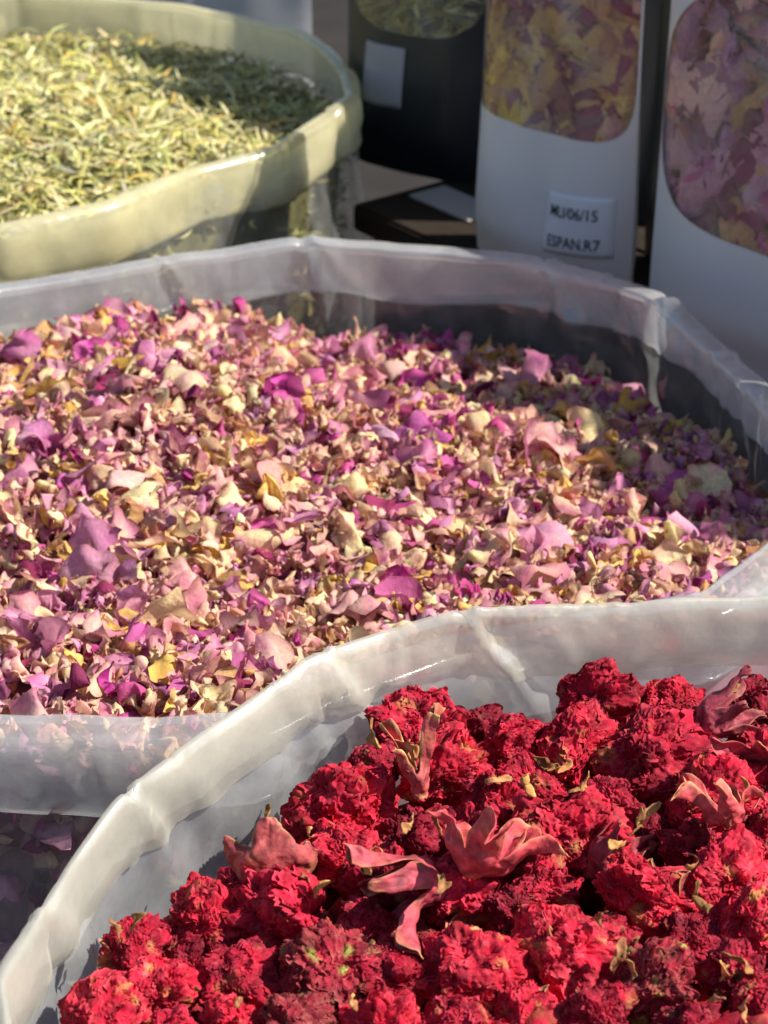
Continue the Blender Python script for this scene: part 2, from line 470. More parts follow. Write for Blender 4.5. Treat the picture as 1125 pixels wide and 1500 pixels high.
# ------------------------------------------------------------------ rose petals
PG = 11
PAL = {   # name: (base colour, edge colour, weight, size factor)
    'cream': ((238, 214, 164), (224, 170, 158), 0.37, 1.0),
    'dusky pink': ((228, 184, 164), (198, 118, 146), 0.30, 0.95),
    'mauve': ((216, 156, 176), (176, 96, 148), 0.18, 1.0),
    'magenta': ((206, 104, 160), (172, 36, 124), 0.06, 1.1),
    'yellow': ((230, 188, 96), (220, 176, 124), 0.06, 1.0),
    'tan': ((206, 158, 104), (170, 108, 92), 0.07, 0.85),
    'dark plum': ((150, 54, 96), (112, 22, 70), 0.03, 0.95),
}
PNAMES = list(PAL)
def petal_batch(C, size, tilt_sd, kinds, crumple=1.0):
    n = len(C)
    u = np.linspace(-1, 1, PG); v = np.linspace(0, 1, PG)
    VV, UU = np.meshgrid(v, u, indexing='ij')
    U = UU.ravel()[None]; Vv = VV.ravel()[None]
    asp = rng.uniform(0.65, 1.1, (n, 1))
    w = (0.16 + 0.84 * np.sin(np.clip(Vv ** 0.75 * 0.72, 0, 1) * math.pi) ** 0.8)
    x = U * w * 0.55 * asp
    y = Vv - 0.5 - 0.10 * rng.uniform(0, 1, (n, 1)) * (1 - np.abs(U)) * Vv ** 3
    off = rng.uniform(0, 400, (n, 1, 3))
    P0 = np.stack([x, y, np.zeros_like(x)], -1)
    # ragged outline
    rag = noise(P0 * 3.3 + off, 3)[..., None]
    P0 = P0 * (1 + 0.22 * rag)
    x, y = P0[..., 0], P0[..., 1]
    # bends
    A = rng.normal(0, 2.3, (n, 1)) * crumple + 1e-3
    B = rng.normal(0, 3.6, (n, 1)) * crumple + 1e-3
    z = (1 - np.cos(A * y)) / A
    y = np.sin(A * y) / A
    z2 = (1 - np.cos(B * x)) / B
    x = np.sin(B * x) / B
    P = np.stack([x, y, z + z2], -1)
    q = P0 * 2.6 + off
    amp = (0.19 * crumple * rng.uniform(0.4, 1.35, (n, 1)))
    er = np.clip(0.3 + Vv * 0.7 + 0.5 * np.abs(U) ** 2, 0, 1.4)
    for k in range(3):
        P[..., k] += amp * noise(q, 20 + k) + amp * 0.5 * er * noise(q * 2.1 + 31, 30 + k)
    fo = rng.uniform(0, 6.28, (n, 1)); fq = rng.uniform(7, 15, (n, 1)); fa = rng.uniform(0, 1, (n, 1))
    P[..., 2] += 0.075 * crumple * er * np.sin(fq * (P0[..., 0] * np.cos(fa) + P0[..., 1] * np.sin(fa)) + fo)
    P -= P.mean(1, keepdims=True)
    Rm = rand_rot(n, tilt_sd)
    P = np.einsum('nij,nvj->nvi', Rm, P * size[:, None, None]) + C[:, None, :]
    b = np.array([lin(PAL[k][0]) for k in PNAMES])[kinds][:, None]
    e = np.array([lin(PAL[k][1]) for k in PNAMES])[kinds][:, None]
    edge = np.clip(Vv * 0.75 + 0.5 * np.abs(U) ** 2 - 0.2, 0, 1) * np.ones((n, 1))
    edge = np.clip(edge + 0.75 * noise(q * 1.5 + 77, 41), 0, 1)[..., None]
    jit = np.exp(rng.normal(0, 0.10, (n, 1, 1))) * (1 + rng.normal(0, 0.05, (n, 1, 3)))
    col = (b * (1 - edge) + e * edge) * jit
    # dry brownish margin
    rim = smooth(0.86, 1.0, np.maximum(np.abs(U), Vv))[..., None] * 0.5
    col = col * (1 - rim) + lin((146, 88, 82)) * rim
    return P, np.clip(col, 0.003, 0.88)
PFACE = grid_faces(PG, PG)
def join_batch(name, P, col, mat, F=PFACE):
    n, k = P.shape[:2]
    FF = (F[None] + (np.arange(n) * k)[:, None, None]).reshape(-1, F.shape[1])
    return mesh_np(name, P.reshape(-1, 3), FF, col.reshape(-1, 3))

def heap_pet(x, y):
    z = 0.287 + 0.026 * np.exp(-(((x + 0.11) / 0.10) ** 2 + ((y - 0.90) / 0.13) ** 2)) + 0.012 * np.exp(-(((x + 0.10) / 0.03) ** 2 + ((y - 0.965) / 0.03) ** 2))
    z += 0.024 * smooth(0.80, 0.66, y) + 0.012 * smooth(0.86, 0.74, y) * smooth(0.0, 0.12, x)
    z += 0.006 * np.exp(-(((x - 0.02) / 0.08) ** 2 + ((y - 0.91) / 0.07) ** 2)) - 0.020 * smooth(0.93, 1.04, y) * smooth(-0.10, -0.03, x)
    z -= 0.012 * smooth(0.08, 0.17, x) * smooth(0.80, 0.9, y)
    z += 0.004 * noise(np.stack([x * 28, y * 28, x * 0], -1), 5)
    return z
def heap_mesh(name, bag, hfun, drop, mat, colr, margin=0.006):
    poly = inset(bag, margin)
    c = poly.mean(0)
    n = len(poly)
    K = 26
    rows = []
    for k in range(K + 1):
        t = (k + 0.02) / (K + 0.02)
        q = c + (poly - c) * t
        q[:, 2] = hfun(q[:, 0], q[:, 1]) - drop
        rows.append(q)
    for dz in (0.06, 0.14, 0.2, 0.26):
        q = poly.copy(); q[:, 2] = np.maximum(poly[:, 2] * 0 + rows[K][:, 2] - dz, 0.012)
        q -= bag.O * (0.006 + 0.05 * max(0, dz - 0.2)); rows.append(q)
    V = np.concatenate(rows)
    col = np.clip(np.asarray(colr) * (1 + 0.5 * noise(V * 90, 9))[:, None], 0.004, 0.8)
    return mesh_np(name, V, grid_faces(n, len(rows), True), col)

hp = obj('petal_bed', heap_mesh('petal_bed', bag_pet, heap_pet, 0.010, M_petal, lin((190, 130, 140)) * 0.8), M_petal)
tag(hp, 'packed rose petals filling the clear bag under the loose ones', 'petals', kind='stuff')

wts = np.array([PAL[k][2] for k in PNAMES]); wts /= wts.sum()
NP = 7800
q = scatter(bag_pet, NP, 0.004)
kinds = rng.choice(len(PNAMES), NP, p=wts)
sz = np.clip(np.exp(rng.normal(math.log(0.0113), 0.30, NP)), 0.006, 0.026) * np.array([PAL[k][3] for k in PNAMES])[kinds]
big = rng.random(NP) < 0.016
sz[big] = rng.uniform(0.019, 0.027, big.sum())
kinds[big] = rng.choice([0, 1, 2, 1, 2, 4, 1, 0, 0, 3], big.sum())
layer = rng.uniform(-0.008, 0.005, NP)
layer[big] = rng.uniform(0.002, 0.006, big.sum())
C = np.stack([q[:, 0], q[:, 1], heap_pet(q[:, 0], q[:, 1]) + layer], 1)
P1, col1 = petal_batch(C, sz, 0.85, kinds, np.where(big, 0.75, rng.uniform(0.9, 1.75, NP))[:, None])
# petals pressed against the front and side of the clear wall
m = 900
idx = rng.integers(0, len(bag_pet.S), m * 12)
front = (bag_pet.S[idx, 1] < 0.76) & (bag_pet.S[idx, 0] < 0.0)
idx = idx[front][:m]; m = len(idx)
zz = 0.305 - 0.28 * rng.uniform(0, 1, m) ** 1.4
base = bag_pet.S[idx] - bag_pet.O[idx] * rng.uniform(0.001, 0.012, m)[:, None]
base[:, 2] = zz
kk = rng.choice(len(PNAMES), m, p=wts)
P2, col2 = petal_batch(base, rng.uniform(0.009, 0.018, m), 1.6, kk, 0.8)
xs, ys, dep = project(C)
vis = (xs > 10) & (xs < 1115) & (ys > 450) & (ys < 1045)
red_line = np.interp(xs, [0, 175, 455, 670, 1125], [1440, 1170, 965, 895, 878])
vis &= (ys < red_line - 20) & (layer > -0.002)
order = np.argsort(-(sz / dep) * vis)
pick = order[:300]
rest = np.ones(NP, bool); rest[pick] = False
lo = obj('rose_petals', join_batch('rose_petals', np.concatenate([P1[rest], P2]), np.concatenate([col1[rest], col2]), M_petal), M_petal)
tag(lo, 'small crumpled pink, cream and mauve rose petals heaped in the clear bag', 'petals', kind='stuff')
for i in pick:
    c = P1[i].mean(0)
    o = obj('rose_petal', mesh_np('rose_petal', P1[i] - c, PFACE, col1[i]), M_petal)
    o.location = c
    k = PNAMES[kinds[i]]
    sizew = 'large' if sz[i] > 0.0205 else 'medium-sized'
    form = 'flat' if P1[i][:, 2].std() < 0.0022 else ('upright' if P1[i][:, 2].std() > 0.0042 else 'crumpled')
    x_, y_ = c[0], c[1]
    if x_ > 0.07 and y_ > 0.84: where = 'in the shade of the white pouches'
    elif y_ > 0.97: where = 'along the back wall of the bag'
    elif math.hypot(x_ + 0.10, y_ - 0.93) < 0.06: where = 'on the crest of the heap'
    elif y_ < 0.70: where = 'behind the front fold of the bag'
    elif y_ < 0.77 and x_ > -0.06: where = 'close to the pearly bag of red flowers'
    elif x_ > 0.05: where = 'on the sunny side towards the white pouches'
    else: where = 'in the sunny middle of the heap'
    tag(o, f'{sizew} {form} {k} rose petal {where}', 'petal', 'rose petals heaped in the clear bag')

# ------------------------------------------------------------------ herb leaves
def heap_herb(x, y):
    z = 0.288 + 0.03 * np.exp(-(((x + 0.24) / 0.13) ** 2 + ((y - 1.34) / 0.15) ** 2)) + 0.010 * smooth(1.32, 1.18, y)
    z += 0.005 * noise(np.stack([x * 22, y * 22, x * 0 + 3.3], -1), 6)
    return z
HL = 8
HPAL = {'pale straw': ((214, 205, 150), 0.48), 'yellow green': ((186, 181, 106), 0.30), 'dull olive': ((142, 138, 82), 0.12), 'golden': ((214, 176, 92), 0.05), 'greyish': ((170, 166, 138), 0.05)}
HN = list(HPAL)
def herb_batch(C, ln, wd, tilt_sd, kinds):
    n = len(C)
    t = np.linspace(-0.5, 0.5, HL)
    c = np.array([-1, 0, 1.0])
    T, Cc = np.meshgrid(t, c, indexing='ij')
    T = T.ravel()[None]; Cc = Cc.ravel()[None]
    w = wd[:, None] * 0.5 * np.clip(1.02 - (2 * np.abs(T)) ** 3, 0.12, 1)
    A = rng.normal(0, 2.0, (n, 1)) + 1e-3
    B = rng.normal(0, 1.3, (n, 1)) + 1e-3
    x = np.sin(A * T) / A * ln[:, None]
    y = (1 - np.cos(A * T)) / A * ln[:, None] + Cc * w
    z = (1 - np.cos(B * T)) / B * ln[:, None] - np.abs(Cc) * w * rng.uniform(-0.3, 1.2, (n, 1))
    P = np.stack([x, y, z], -1)
    P -= P.mean(1, keepdims=True)
    P = np.einsum('nij,nvj->nvi', rand_rot(n, tilt_sd), P) + C[:, None]
    b = np.array([lin(HPAL[k][0]) for k in HN])[kinds][:, None]
    jit = np.exp(rng.normal(0, 0.22, (n, 1, 1))) * (1 + rng.normal(0, 0.05, (n, 1, 3)))
    mid = 1 - 0.25 * (np.abs(Cc) < 0.5)
    return P, np.clip(b * jit * mid[..., None], 0.003, 0.85)
HFACE = grid_faces(3, HL)
hb = obj('herb_bed', heap_mesh('herb_bed', bag_her, heap_herb, 0.009, M_herb, lin((120, 114, 66)) * 0.6), M_herb)
tag(hb, 'packed dried herb filling the wide-cuffed bag under the loose leaves', 'herbs', kind='stuff')
NH = 9000
q = scatter(bag_her, NH, 0.006)
hw = np.array([HPAL[k][1] for k in HN]); hw /= hw.sum()
kinds = rng.choice(len(HN), NH, p=hw)
ln = np.clip(np.exp(rng.normal(math.log(0.022), 0.35, NH)), 0.007, 0.04)
wd = np.clip(rng.normal(0.0022, 0.0005, NH), 0.0008, 0.0034)
layer = rng.uniform(-0.006, 0.005, NH)
C = np.stack([q[:, 0], q[:, 1], heap_herb(q[:, 0], q[:, 1]) + layer], 1)
H1, hc1 = herb_batch(C, ln, wd, 0.5, kinds)
m = 2200
idx = rng.integers(0, len(bag_her.S), m * 3)
idx = idx[bag_her.S[idx, 1] < 1.42][:m]; m = len(idx)
base = bag_her.S[idx] - bag_her.O[idx] * rng.uniform(0.004, 0.012, m)[:, None]
base[:, 2] = rng.uniform(0.02, 0.30, m)
H2, hc2 = herb_batch(base, rng.uniform(0.010, 0.02, m), np.full(m, 0.002), 1.6, rng.choice(len(HN), m, p=hw))
xs, ys, dep = project(C)
vis = (xs > 5) & (xs < 460) & (ys > 25) & (ys < 320) & (layer > 0.0)
order = np.argsort(-(ln * wd / dep ** 2) * vis)
pick = order[:300]
rest = np.ones(NH, bool); rest[pick] = False
lo = obj('herb_leaves', join_batch('herb_leaves', np.concatenate([H1[rest], H2]), np.concatenate([hc1[rest], hc2]), M_herb, HFACE), M_herb)
tag(lo, 'fine dried yellow-green herb leaves heaped in the wide-cuffed bag', 'herbs', kind='stuff')
for i in pick:
    c = H1[i].mean(0)
    o = obj('herb_leaf', mesh_np('herb_leaf', H1[i] - c, HFACE, hc1[i]), M_herb)
    o.location = c
    bent = 'curled' if np.linalg.norm(H1[i][-2] - H1[i][1]) < 0.8 * ln[i] else 'straight'
    where = 'at the wide cuff' if c[1] < 1.25 else ('near the back wall of the bag' if c[1] > 1.45 else ('in the shaded side of the heap' if c[0] > -0.10 else 'in the sunny middle of the heap'))
    tag(o, f'{bent} {HN[kinds[i]]} needle-like dried herb leaf {where}', 'herb leaf', 'dried leaves on the herb heap')

# ------------------------------------------------------------------ red flowers
def corolla_mesh(seed, nrib=120, nu=170, nv=90):
    r = np.random.default_rng(seed)
    ns, nr = 30, 3
    lump = r.uniform(0, 50, 3)
    def body(d):      # lumpy radius of the flower head
        return 1 + 0.36 * noise(d * 1.5 + lump, 51) + 0.20 * noise(d * 3.4 + lump, 52)
    def crepe(d):     # tight folds of the crumpled petals
        w = np.stack([noise(d * 4.2 + lump, 111), noise(d * 4.2 + lump, 112), noise(d * 4.2 + lump, 113)], -1)
        q = d + 0.16 * w
        a = 1 - 2.2 * np.abs(noise(q * np.array([7.0, 9.0, 13.0]) + lump, 114))
        c = 1 - 2.2 * np.abs(noise(q * np.array([19.0, 15.0, 24.0]) + lump, 115))
        return 0.6 * a + 0.4 * c
    base = lin((214, 26, 60)); pale = lin((238, 92, 108)); deep = lin((140, 8, 34)); straw = lin((204, 150, 92))
    def tint(P, k):
        tone = np.clip(0.55 + 0.7 * noise(P * 2.2 + lump, 55), 0, 1)[..., None]
        col = deep * (1 - tone) + base * tone
        tip = (k * np.clip(0.35 + 0.5 * noise(P * 5 + lump, 56), 0, 0.8))[..., None]
        col = col * (1 - tip) + pale * tip
        dry = (np.clip(noise(P * 2.6 + lump + 9, 57) - 0.45, 0, 1) * 1.7)[..., None]
        return col * (1 - dry) + straw * dry
    A, B = np.meshgrid(np.linspace(0, 2 * math.pi, nu, endpoint=False), np.linspace(0.02, math.pi - 0.02, nv))
    d2 = np.stack([np.sin(B) * np.cos(A), np.sin(B) * np.sin(A), np.cos(B)], -1).reshape(-1, 3)
    cr = crepe(d2)
    V2 = d2 * (body(d2) * (0.93 + 0.085 * cr))[:, None]
    for k in range(3): V2[:, k] += 0.03 * noise(d2 * 16 + lump, 120 + k)
    col2 = tint(V2, smooth(0.2, 1.0, cr))
    F2 = grid_faces(nu, nv, True)
    # free petal edges standing out of the crumpled mass
    i = np.arange(nrib)
    ph = i * 2.399963 + r.normal(0, 0.25, nrib)
    zz = np.clip(1 - 2 * (i + 0.5) / nrib + r.normal(0, 0.03, nrib), -0.98, 0.98)
    d = np.stack([np.sqrt(1 - zz ** 2) * np.cos(ph), np.sqrt(1 - zz ** 2) * np.sin(ph), zz], 1)
    t = r.normal(0, 1, (nrib, 3)); t -= (t * d).sum(1)[:, None] * d; t /= np.linalg.norm(t, axis=1)[:, None]
    b = np.cross(d, t)
    sv = np.linspace(-1, 1, ns)[None, None, :]
    lv = np.linspace(0, 1, nr)[None, :, None]
    half = r.uniform(0.15, 0.42, (nrib, 1, 1))
    lat = np.zeros((nrib, nr, ns))
    for f, am in ((4, .06), (9, .05), (22, .03)):
        fr = f * r.uniform(0.7, 1.4, (nrib, 1, 1)); p0 = r.uniform(0, 6.28, (nrib, 1, 1))
        lat += am * np.sin(fr * sv * half * 2.2 + p0 + 0.7 * lv * r.normal(0, 1, (nrib, 1, 1))) * (0.4 + 0.6 * lv)
    lat = lat + r.normal(0, 0.10, (nrib, 1, 1)) * lv ** 2
    a = sv * half
    D = d[:, None, None] * np.cos(a)[..., None] + t[:, None, None] * np.sin(a)[..., None] + b[:, None, None] * lat[..., None]
    D /= np.linalg.norm(D, axis=-1, keepdims=True)
    rad = 0.88 + 0.16 * lv + lv * (0.05 * noise(D * 9 + lump, 53)) - 0.13 * lv * np.abs(sv) ** 3
    P = D * (rad * body(D))[..., None]
    V = P.reshape(-1, 3)
    F1 = grid_faces(ns, nr)
    F = (F1[None] + (np.arange(nrib) * ns * nr)[:, None, None]).reshape(-1, 4)
    col = tint(P, np.clip(lv ** 2 + 0 * sv + 0 * half, 0, 1)).reshape(-1, 3)
    me = mesh_np('corolla', np.vstack([V, V2]), np.vstack([F, F2 + len(V)]), np.clip(np.vstack([col, col2]), 0.002, 0.85))
    me.materials.append(M_red)
    return me

def calyx_mesh(seed, lobes=6, spread=0.9, lobe_len=0.9, tube=0.85, flare=0.55, twist=0.15, uneven=0.25, skip=()):
    """urn with pointed fleshy lobes; +z towards the lobes, stem end at the origin"""
    r = np.random.default_rng(seed)
    nu, nv = 11, 30
    Vs, Fs, Cs = [], [], []
    off = r.uniform(0, 60, 3)
    n = 0
    base = lin((188, 74, 84)); tipc = lin((206, 156, 104)); dark = lin((112, 38, 46))
    for l in range(lobes):
        L = lobe_len * (1 + r.normal(0, uneven)) * (0.12 if l in skip else 1)
        sp = spread * (1 + r.normal(0, uneven * 1.3))
        tw = r.normal(0, twist)
        t = np.linspace(0, 1, nv)
        t0 = 0.5
        # tube part radius and height
        rr = np.where(t < t0, 0.13 + flare * np.sin(np.clip(t / t0, 0, 1) * math.pi / 2 * 0.9) ** 1.2, 0)
        zz = np.where(t < t0, (t / t0) ** 1.15 * tube, 0)
        rt = 0.13 + flare * math.sin(math.pi / 2 * 0.9) ** 1.2
        q = np.clip((t - t0) / (1 - t0), 0, 1)
        angc = 0.35 + sp * q * 1.5
        dq = np.diff(np.concatenate([[0], q]))
        rl = rt + np.cumsum(np.sin(angc) * dq) * L
        zl = tube + np.cumsum(np.cos(angc) * dq) * L
        rr = np.where(t < t0, rr, rl); zz = np.where(t < t0, zz, zl)
        hw = np.where(t < t0, math.pi / lobes, math.pi / lobes * rt / np.maximum(rr, 0.05) * np.clip((1 - q) ** 0.85 * (1 - 0.2 * np.sin(q * math.pi)), 0.05, 1))
        u = np.linspace(-1, 1, nu)
        Tt, Uu = np.meshgrid(np.arange(nv), u, indexing='ij')
        th = 2 * math.pi * l / lobes + Uu * hw[Tt] + tw * q[Tt]
        rad = rr[Tt] - 0.10 * L * q[Tt] * (Uu ** 2) * 0.9
        rad = rad + 0.035 * noise(np.stack([Uu * 4.5 + l * 9, Tt / nv * 2.2, 0 * Uu + off[0]], -1), 73) * smooth(0.1, 0.5, t)[Tt] + 0.10 * L * np.sin(q[Tt] * math.pi) * (np.abs(Uu) - 0.5) * r.normal(0.6, 0.8)
        P = np.stack([rad * np.cos(th), rad * np.sin(th), zz[Tt] + 0.34 * L * np.sin(q[Tt] * math.pi) * Uu ** 2], -1).reshape(-1, 3)
        edge = np.maximum(np.abs(Uu), 0) * (q[Tt] > 0.05)
        e = np.maximum(0.75 * smooth(0.9, 1.0, edge), smooth(0.8, 1.0, q[Tt])).reshape(-1, 1) * np.clip(0.45 + 1.1 * noise(P * 2.4 + off, 60), 0, 1)[:, None]
        d = np.clip(noise(P * 3 + off, 61) * 1.2 + 0.5 * noise(P * 9 + off, 71), 0, 1)[:, None] * 0.95
        c = base * (1 - d) + dark * d
        sw = np.clip(noise(P * 2.1 + off + 40, 72) * 1.6 - 0.35, 0, 0.8)[:, None]
        c = c * (1 - sw) + lin((176, 98, 78)) * sw
        st = np.clip(1 - t / 0.12, 0, 1)[Tt].reshape(-1, 1)
        e = np.maximum(e, st * 0.8)
        c = c * (1 - e) + tipc * e
        Vs.append(P); Cs.append(c); Fs.append(grid_faces(nu, nv) + n); n += len(P)
    V = np.concatenate(Vs); C = np.concatenate(Cs); F = np.concatenate(Fs)
    for k in range(3):
        V[:, k] += 0.16 * noise(V * 1.7 + off, 62 + k) + 0.075 * noise(V * 4.5 + off, 65 + k) + 0.042 * noise(V * 10 + off, 68 + k)
    me = mesh_np('calyx', V, F, np.clip(C, 0.003, 0.8))
    bm = bmesh.new(); bm.from_mesh(me)
    bmesh.ops.remove_doubles(bm, verts=bm.verts[:], dist=0.004)
    bm.to_mesh(me); bm.free()
    me.materials.append(M_calyx)
    return me
def thick(o, t):
    s = o.modifiers.new('thickness', 'SOLIDIFY'); s.thickness = t; s.offset = 0
    s2 = o.modifiers.new('round', 'SUBSURF'); s2.levels = 1; s2.render_levels = 1
COROLLAS = [corolla_mesh(100 + k) for k in range(8)]
CALYCES = [calyx_mesh(200 + k, lobes=[6, 5, 6, 7, 5][k], spread=[.8, 1.1, .5, .9, .3][k], lobe_len=[.6, .7, .55, .6, .75][k]) for k in range(5)]
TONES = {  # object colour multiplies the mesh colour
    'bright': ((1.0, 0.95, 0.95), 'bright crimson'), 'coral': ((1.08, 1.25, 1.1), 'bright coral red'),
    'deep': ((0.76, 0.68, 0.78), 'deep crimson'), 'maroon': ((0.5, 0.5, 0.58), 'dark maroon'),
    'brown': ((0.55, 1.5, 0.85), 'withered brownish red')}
def q_to(vec, spin=0.0):
    return Vector(vec).normalized().to_track_quat('Z', 'Y') @ Quaternion((0, 0, 1), spin)
nflow = 0
FR = np.random.default_rng(5)
def heap_red(x, y):
    return 0.318 + 0.012 * np.exp(-(((x - 0.11) / 0.12) ** 2 + ((y - 0.5) / 0.12) ** 2))
MARKS = [(705, 1225, 'the salmon star-shaped calyx'), (590, 1270, 'the dusky mauve calyx'), (618, 1120, 'the tan split calyx'), (400, 1255, 'the brownish salmon calyx'), (1015, 1045, 'the closed greyish pink calyx'),
         (1072, 1180, 'the coral calyx'), (1115, 1105, 'the smooth dusky pink calyx'), (870, 1255, 'the wine-red calyx'), (730, 1375, 'the papery brown calyx'), (486, 1424, 'the large withered brown flower'), (955, 1446, 'the round withered brown flower'),
         (480, 1140, 'the bag wall'), (150, 1380, 'the bag wall'), (300, 1270, 'the bag wall'), (780, 1040, 'the back wall of the bag')]
def near_marks(x, y):
    d = sorted((math.hypot(x - a, y - b), n) for a, b, n in MARKS if math.hypot(x - a, y - b) > 12)
    out = [d[0][1]]
    for dd, n in d[1:]:
        if n != out[0] and dd < 190: out.append(n); break
    return ' and '.join(out) if len(' '.join(out).split()) <= 8 else out[0]
def flower(x, y, rpx, tone='bright', elong=1.0, el_dir=(1, 0, 0), dz=0.0, cal=None, label=None):
    """cal: direction (world) in which the calyx sticks out of the head"""
    global nflow
    p = px(x, y, 0.322)
    for _ in range(3):
        p = px(x, y, float(heap_red(p[0], p[1])) + dz)
    dep = project(p)[2]
    rad = rpx * dep / FPX
    root = empty('dried_flower', tuple(p - np.array([0, 0, rad * 0.8])))
    c = obj('corolla', COROLLAS[nflow % 8], None, root)
    c.location = (0, 0, rad * 0.8)
    q = Quaternion(FR.normal(0, 1, 4)).normalized()
    el = q_to(el_dir).to_matrix()
    Sm = el @ Matrix.Diagonal((1, 1, elong)) @ el.transposed()
    c.matrix_local = Matrix.Translation((0, 0, rad * 0.8)) @ (Sm @ Matrix.Diagonal((1, 1, FR.uniform(.78, 1.0))) @ q.to_matrix() @ Matrix.Diagonal((FR.uniform(.85, 1.15), FR.uniform(.8, 1.05), FR.uniform(.9, 1.2)))).to_4x4() @ Matrix.Scale(rad * 1.03, 4)
    tv, tn = TONES[tone]
    j = 1 + FR.normal(0, 0.08)
    c.color = (tv[0] * j, tv[1] * j, tv[2] * j, 1)
    if cal is None:
        v = FR.normal(0, 1, 3); v[1] = abs(v[1]) * 0.7 + 0.1; v[2] = -abs(v[2]) * 0.7 - 0.9
        cal = v
    cv = Vector(cal).normalized()
    k = obj('calyx', CALYCES[nflow % 5], None, root)
    kr = rad * 0.8
    k.location = Vector((0, 0, rad * 0.8)) + cv * (rad * 1.22)
    k.rotation_mode = 'QUATERNION'
    k.rotation_quaternion = q_to(-cv, FR.uniform(0, 6))
    k.scale = (kr, kr, kr)
    jj = 1 + FR.normal(0, 0.15)
    cc = FR.choice(3)
    k.color = [(1.0 * jj, .8 * jj, .8 * jj, 1), (.8 * jj, .7 * jj, .8 * jj, 1), (.75 * jj, 1.0 * jj, .75 * jj, 1)][cc]
    thick(k, 0.035)
    size = 'large' if rpx >= 72 else ('small' if rpx < 54 else 'medium-sized')
    tag(root, label or f'{size} {tn} dried flower {"sunk between" if dz < 0 and " and " in near_marks(x, y) else "beside"} {near_marks(x, y)}', 'dried flower', 'red flowers heaped in the pearly bag')
    nflow += 1
    return root

up = (0, 0.2, 1)
for a in [
    (612, 1062, 62, 'deep', 1.15, (1, 0, -.1)), (652, 1132, 56, 'coral', 1.35, (.05, .3, .7)), (505, 1188, 70, 'bright', 1.25, (1, 0, 0)),
    (500, 1258, 52, 'bright', 1.3, (1, 0, 0)), (745, 1098, 46, 'deep'), (842, 1092, 56, 'bright', 1.1, (1, .5, 0)), (880, 1036, 50, 'deep', 1.1, (1, 0, 0)),
    (955, 1112, 78, 'deep', 1.1, (1, 0, 0)), (985, 1036, 46, 'bright'), (1102, 1046, 50, 'maroon'), (1058, 1180, 66, 'bright'), (1125, 1120, 46, 'bright'),
    (882, 1192, 52, 'maroon', 1.2, (1, 0, 0)), (828, 1226, 68, 'bright', 1.15, (1, 0, .3)), (655, 1312, 72, 'deep', 1.1, (1, 0, 0)), (560, 1296, 52, 'deep'),
    (945, 1312, 66, 'bright', 1.05, (1, 0, 0)), (1066, 1282, 58, 'bright'), (1108, 1340, 56, 'coral'), (822, 1396, 74, 'coral', 1.0, (0, 0, 1)),
    (690, 1430, 78, 'bright', 1.2, (1, 0, 0)), (572, 1432, 54, 'deep'), (298, 1346, 56, 'bright', 1.15, (0, 0, 1)), (410, 1346, 66, 'deep', 1.35, (1, 0, 0)),
    (196, 1392, 52, 'deep', 1.1, (1, .6, 0)), (236, 1452, 50, 'bright'), (150, 1492, 58, 'coral', 1.1, (1, 0, 0)), (346, 1436, 58, 'deep'), (486, 1424, 66, 'brown'),
    (955, 1446, 62, 'brown'), (1078, 1432, 50, 'maroon'), (770, 1486, 48, 'bright'), (872, 1492, 52, 'deep'), (1010, 1512, 52, 'maroon'), (340, 1512, 54, 'bright'),
    (432, 1512, 56, 'brown'), (1122, 1486, 52, 'deep'), (560, 1512, 56, 'bright'), (540, 1352, 44, 'deep'), (1012, 1240, 42, 'maroon'), (745, 1336, 40, 'maroon'),
    (1130, 1230, 50, 'deep'), (548, 1130, 34, 'maroon'), (728, 1180, 48, 'deep'), (660, 1512, 56, 'deep'), (250, 1530, 50, 'deep'),
]:
    flower(*a)
for k in range(8):
    flower(150 + k * 140, 1575 + 14 * (k % 2), 62, ['deep', 'bright', 'maroon'][k % 3], 1.15, (1, 0, 0), dz=-0.006)
# heads a little deeper, seen in the gaps
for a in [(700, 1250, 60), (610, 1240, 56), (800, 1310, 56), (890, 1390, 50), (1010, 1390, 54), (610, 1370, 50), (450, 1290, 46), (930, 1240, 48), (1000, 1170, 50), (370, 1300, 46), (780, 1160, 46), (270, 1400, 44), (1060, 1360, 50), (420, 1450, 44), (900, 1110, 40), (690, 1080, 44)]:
    flower(a[0], a[1], a[2], 'maroon' if (a[0] // 10) % 2 else 'deep', dz=-0.008)
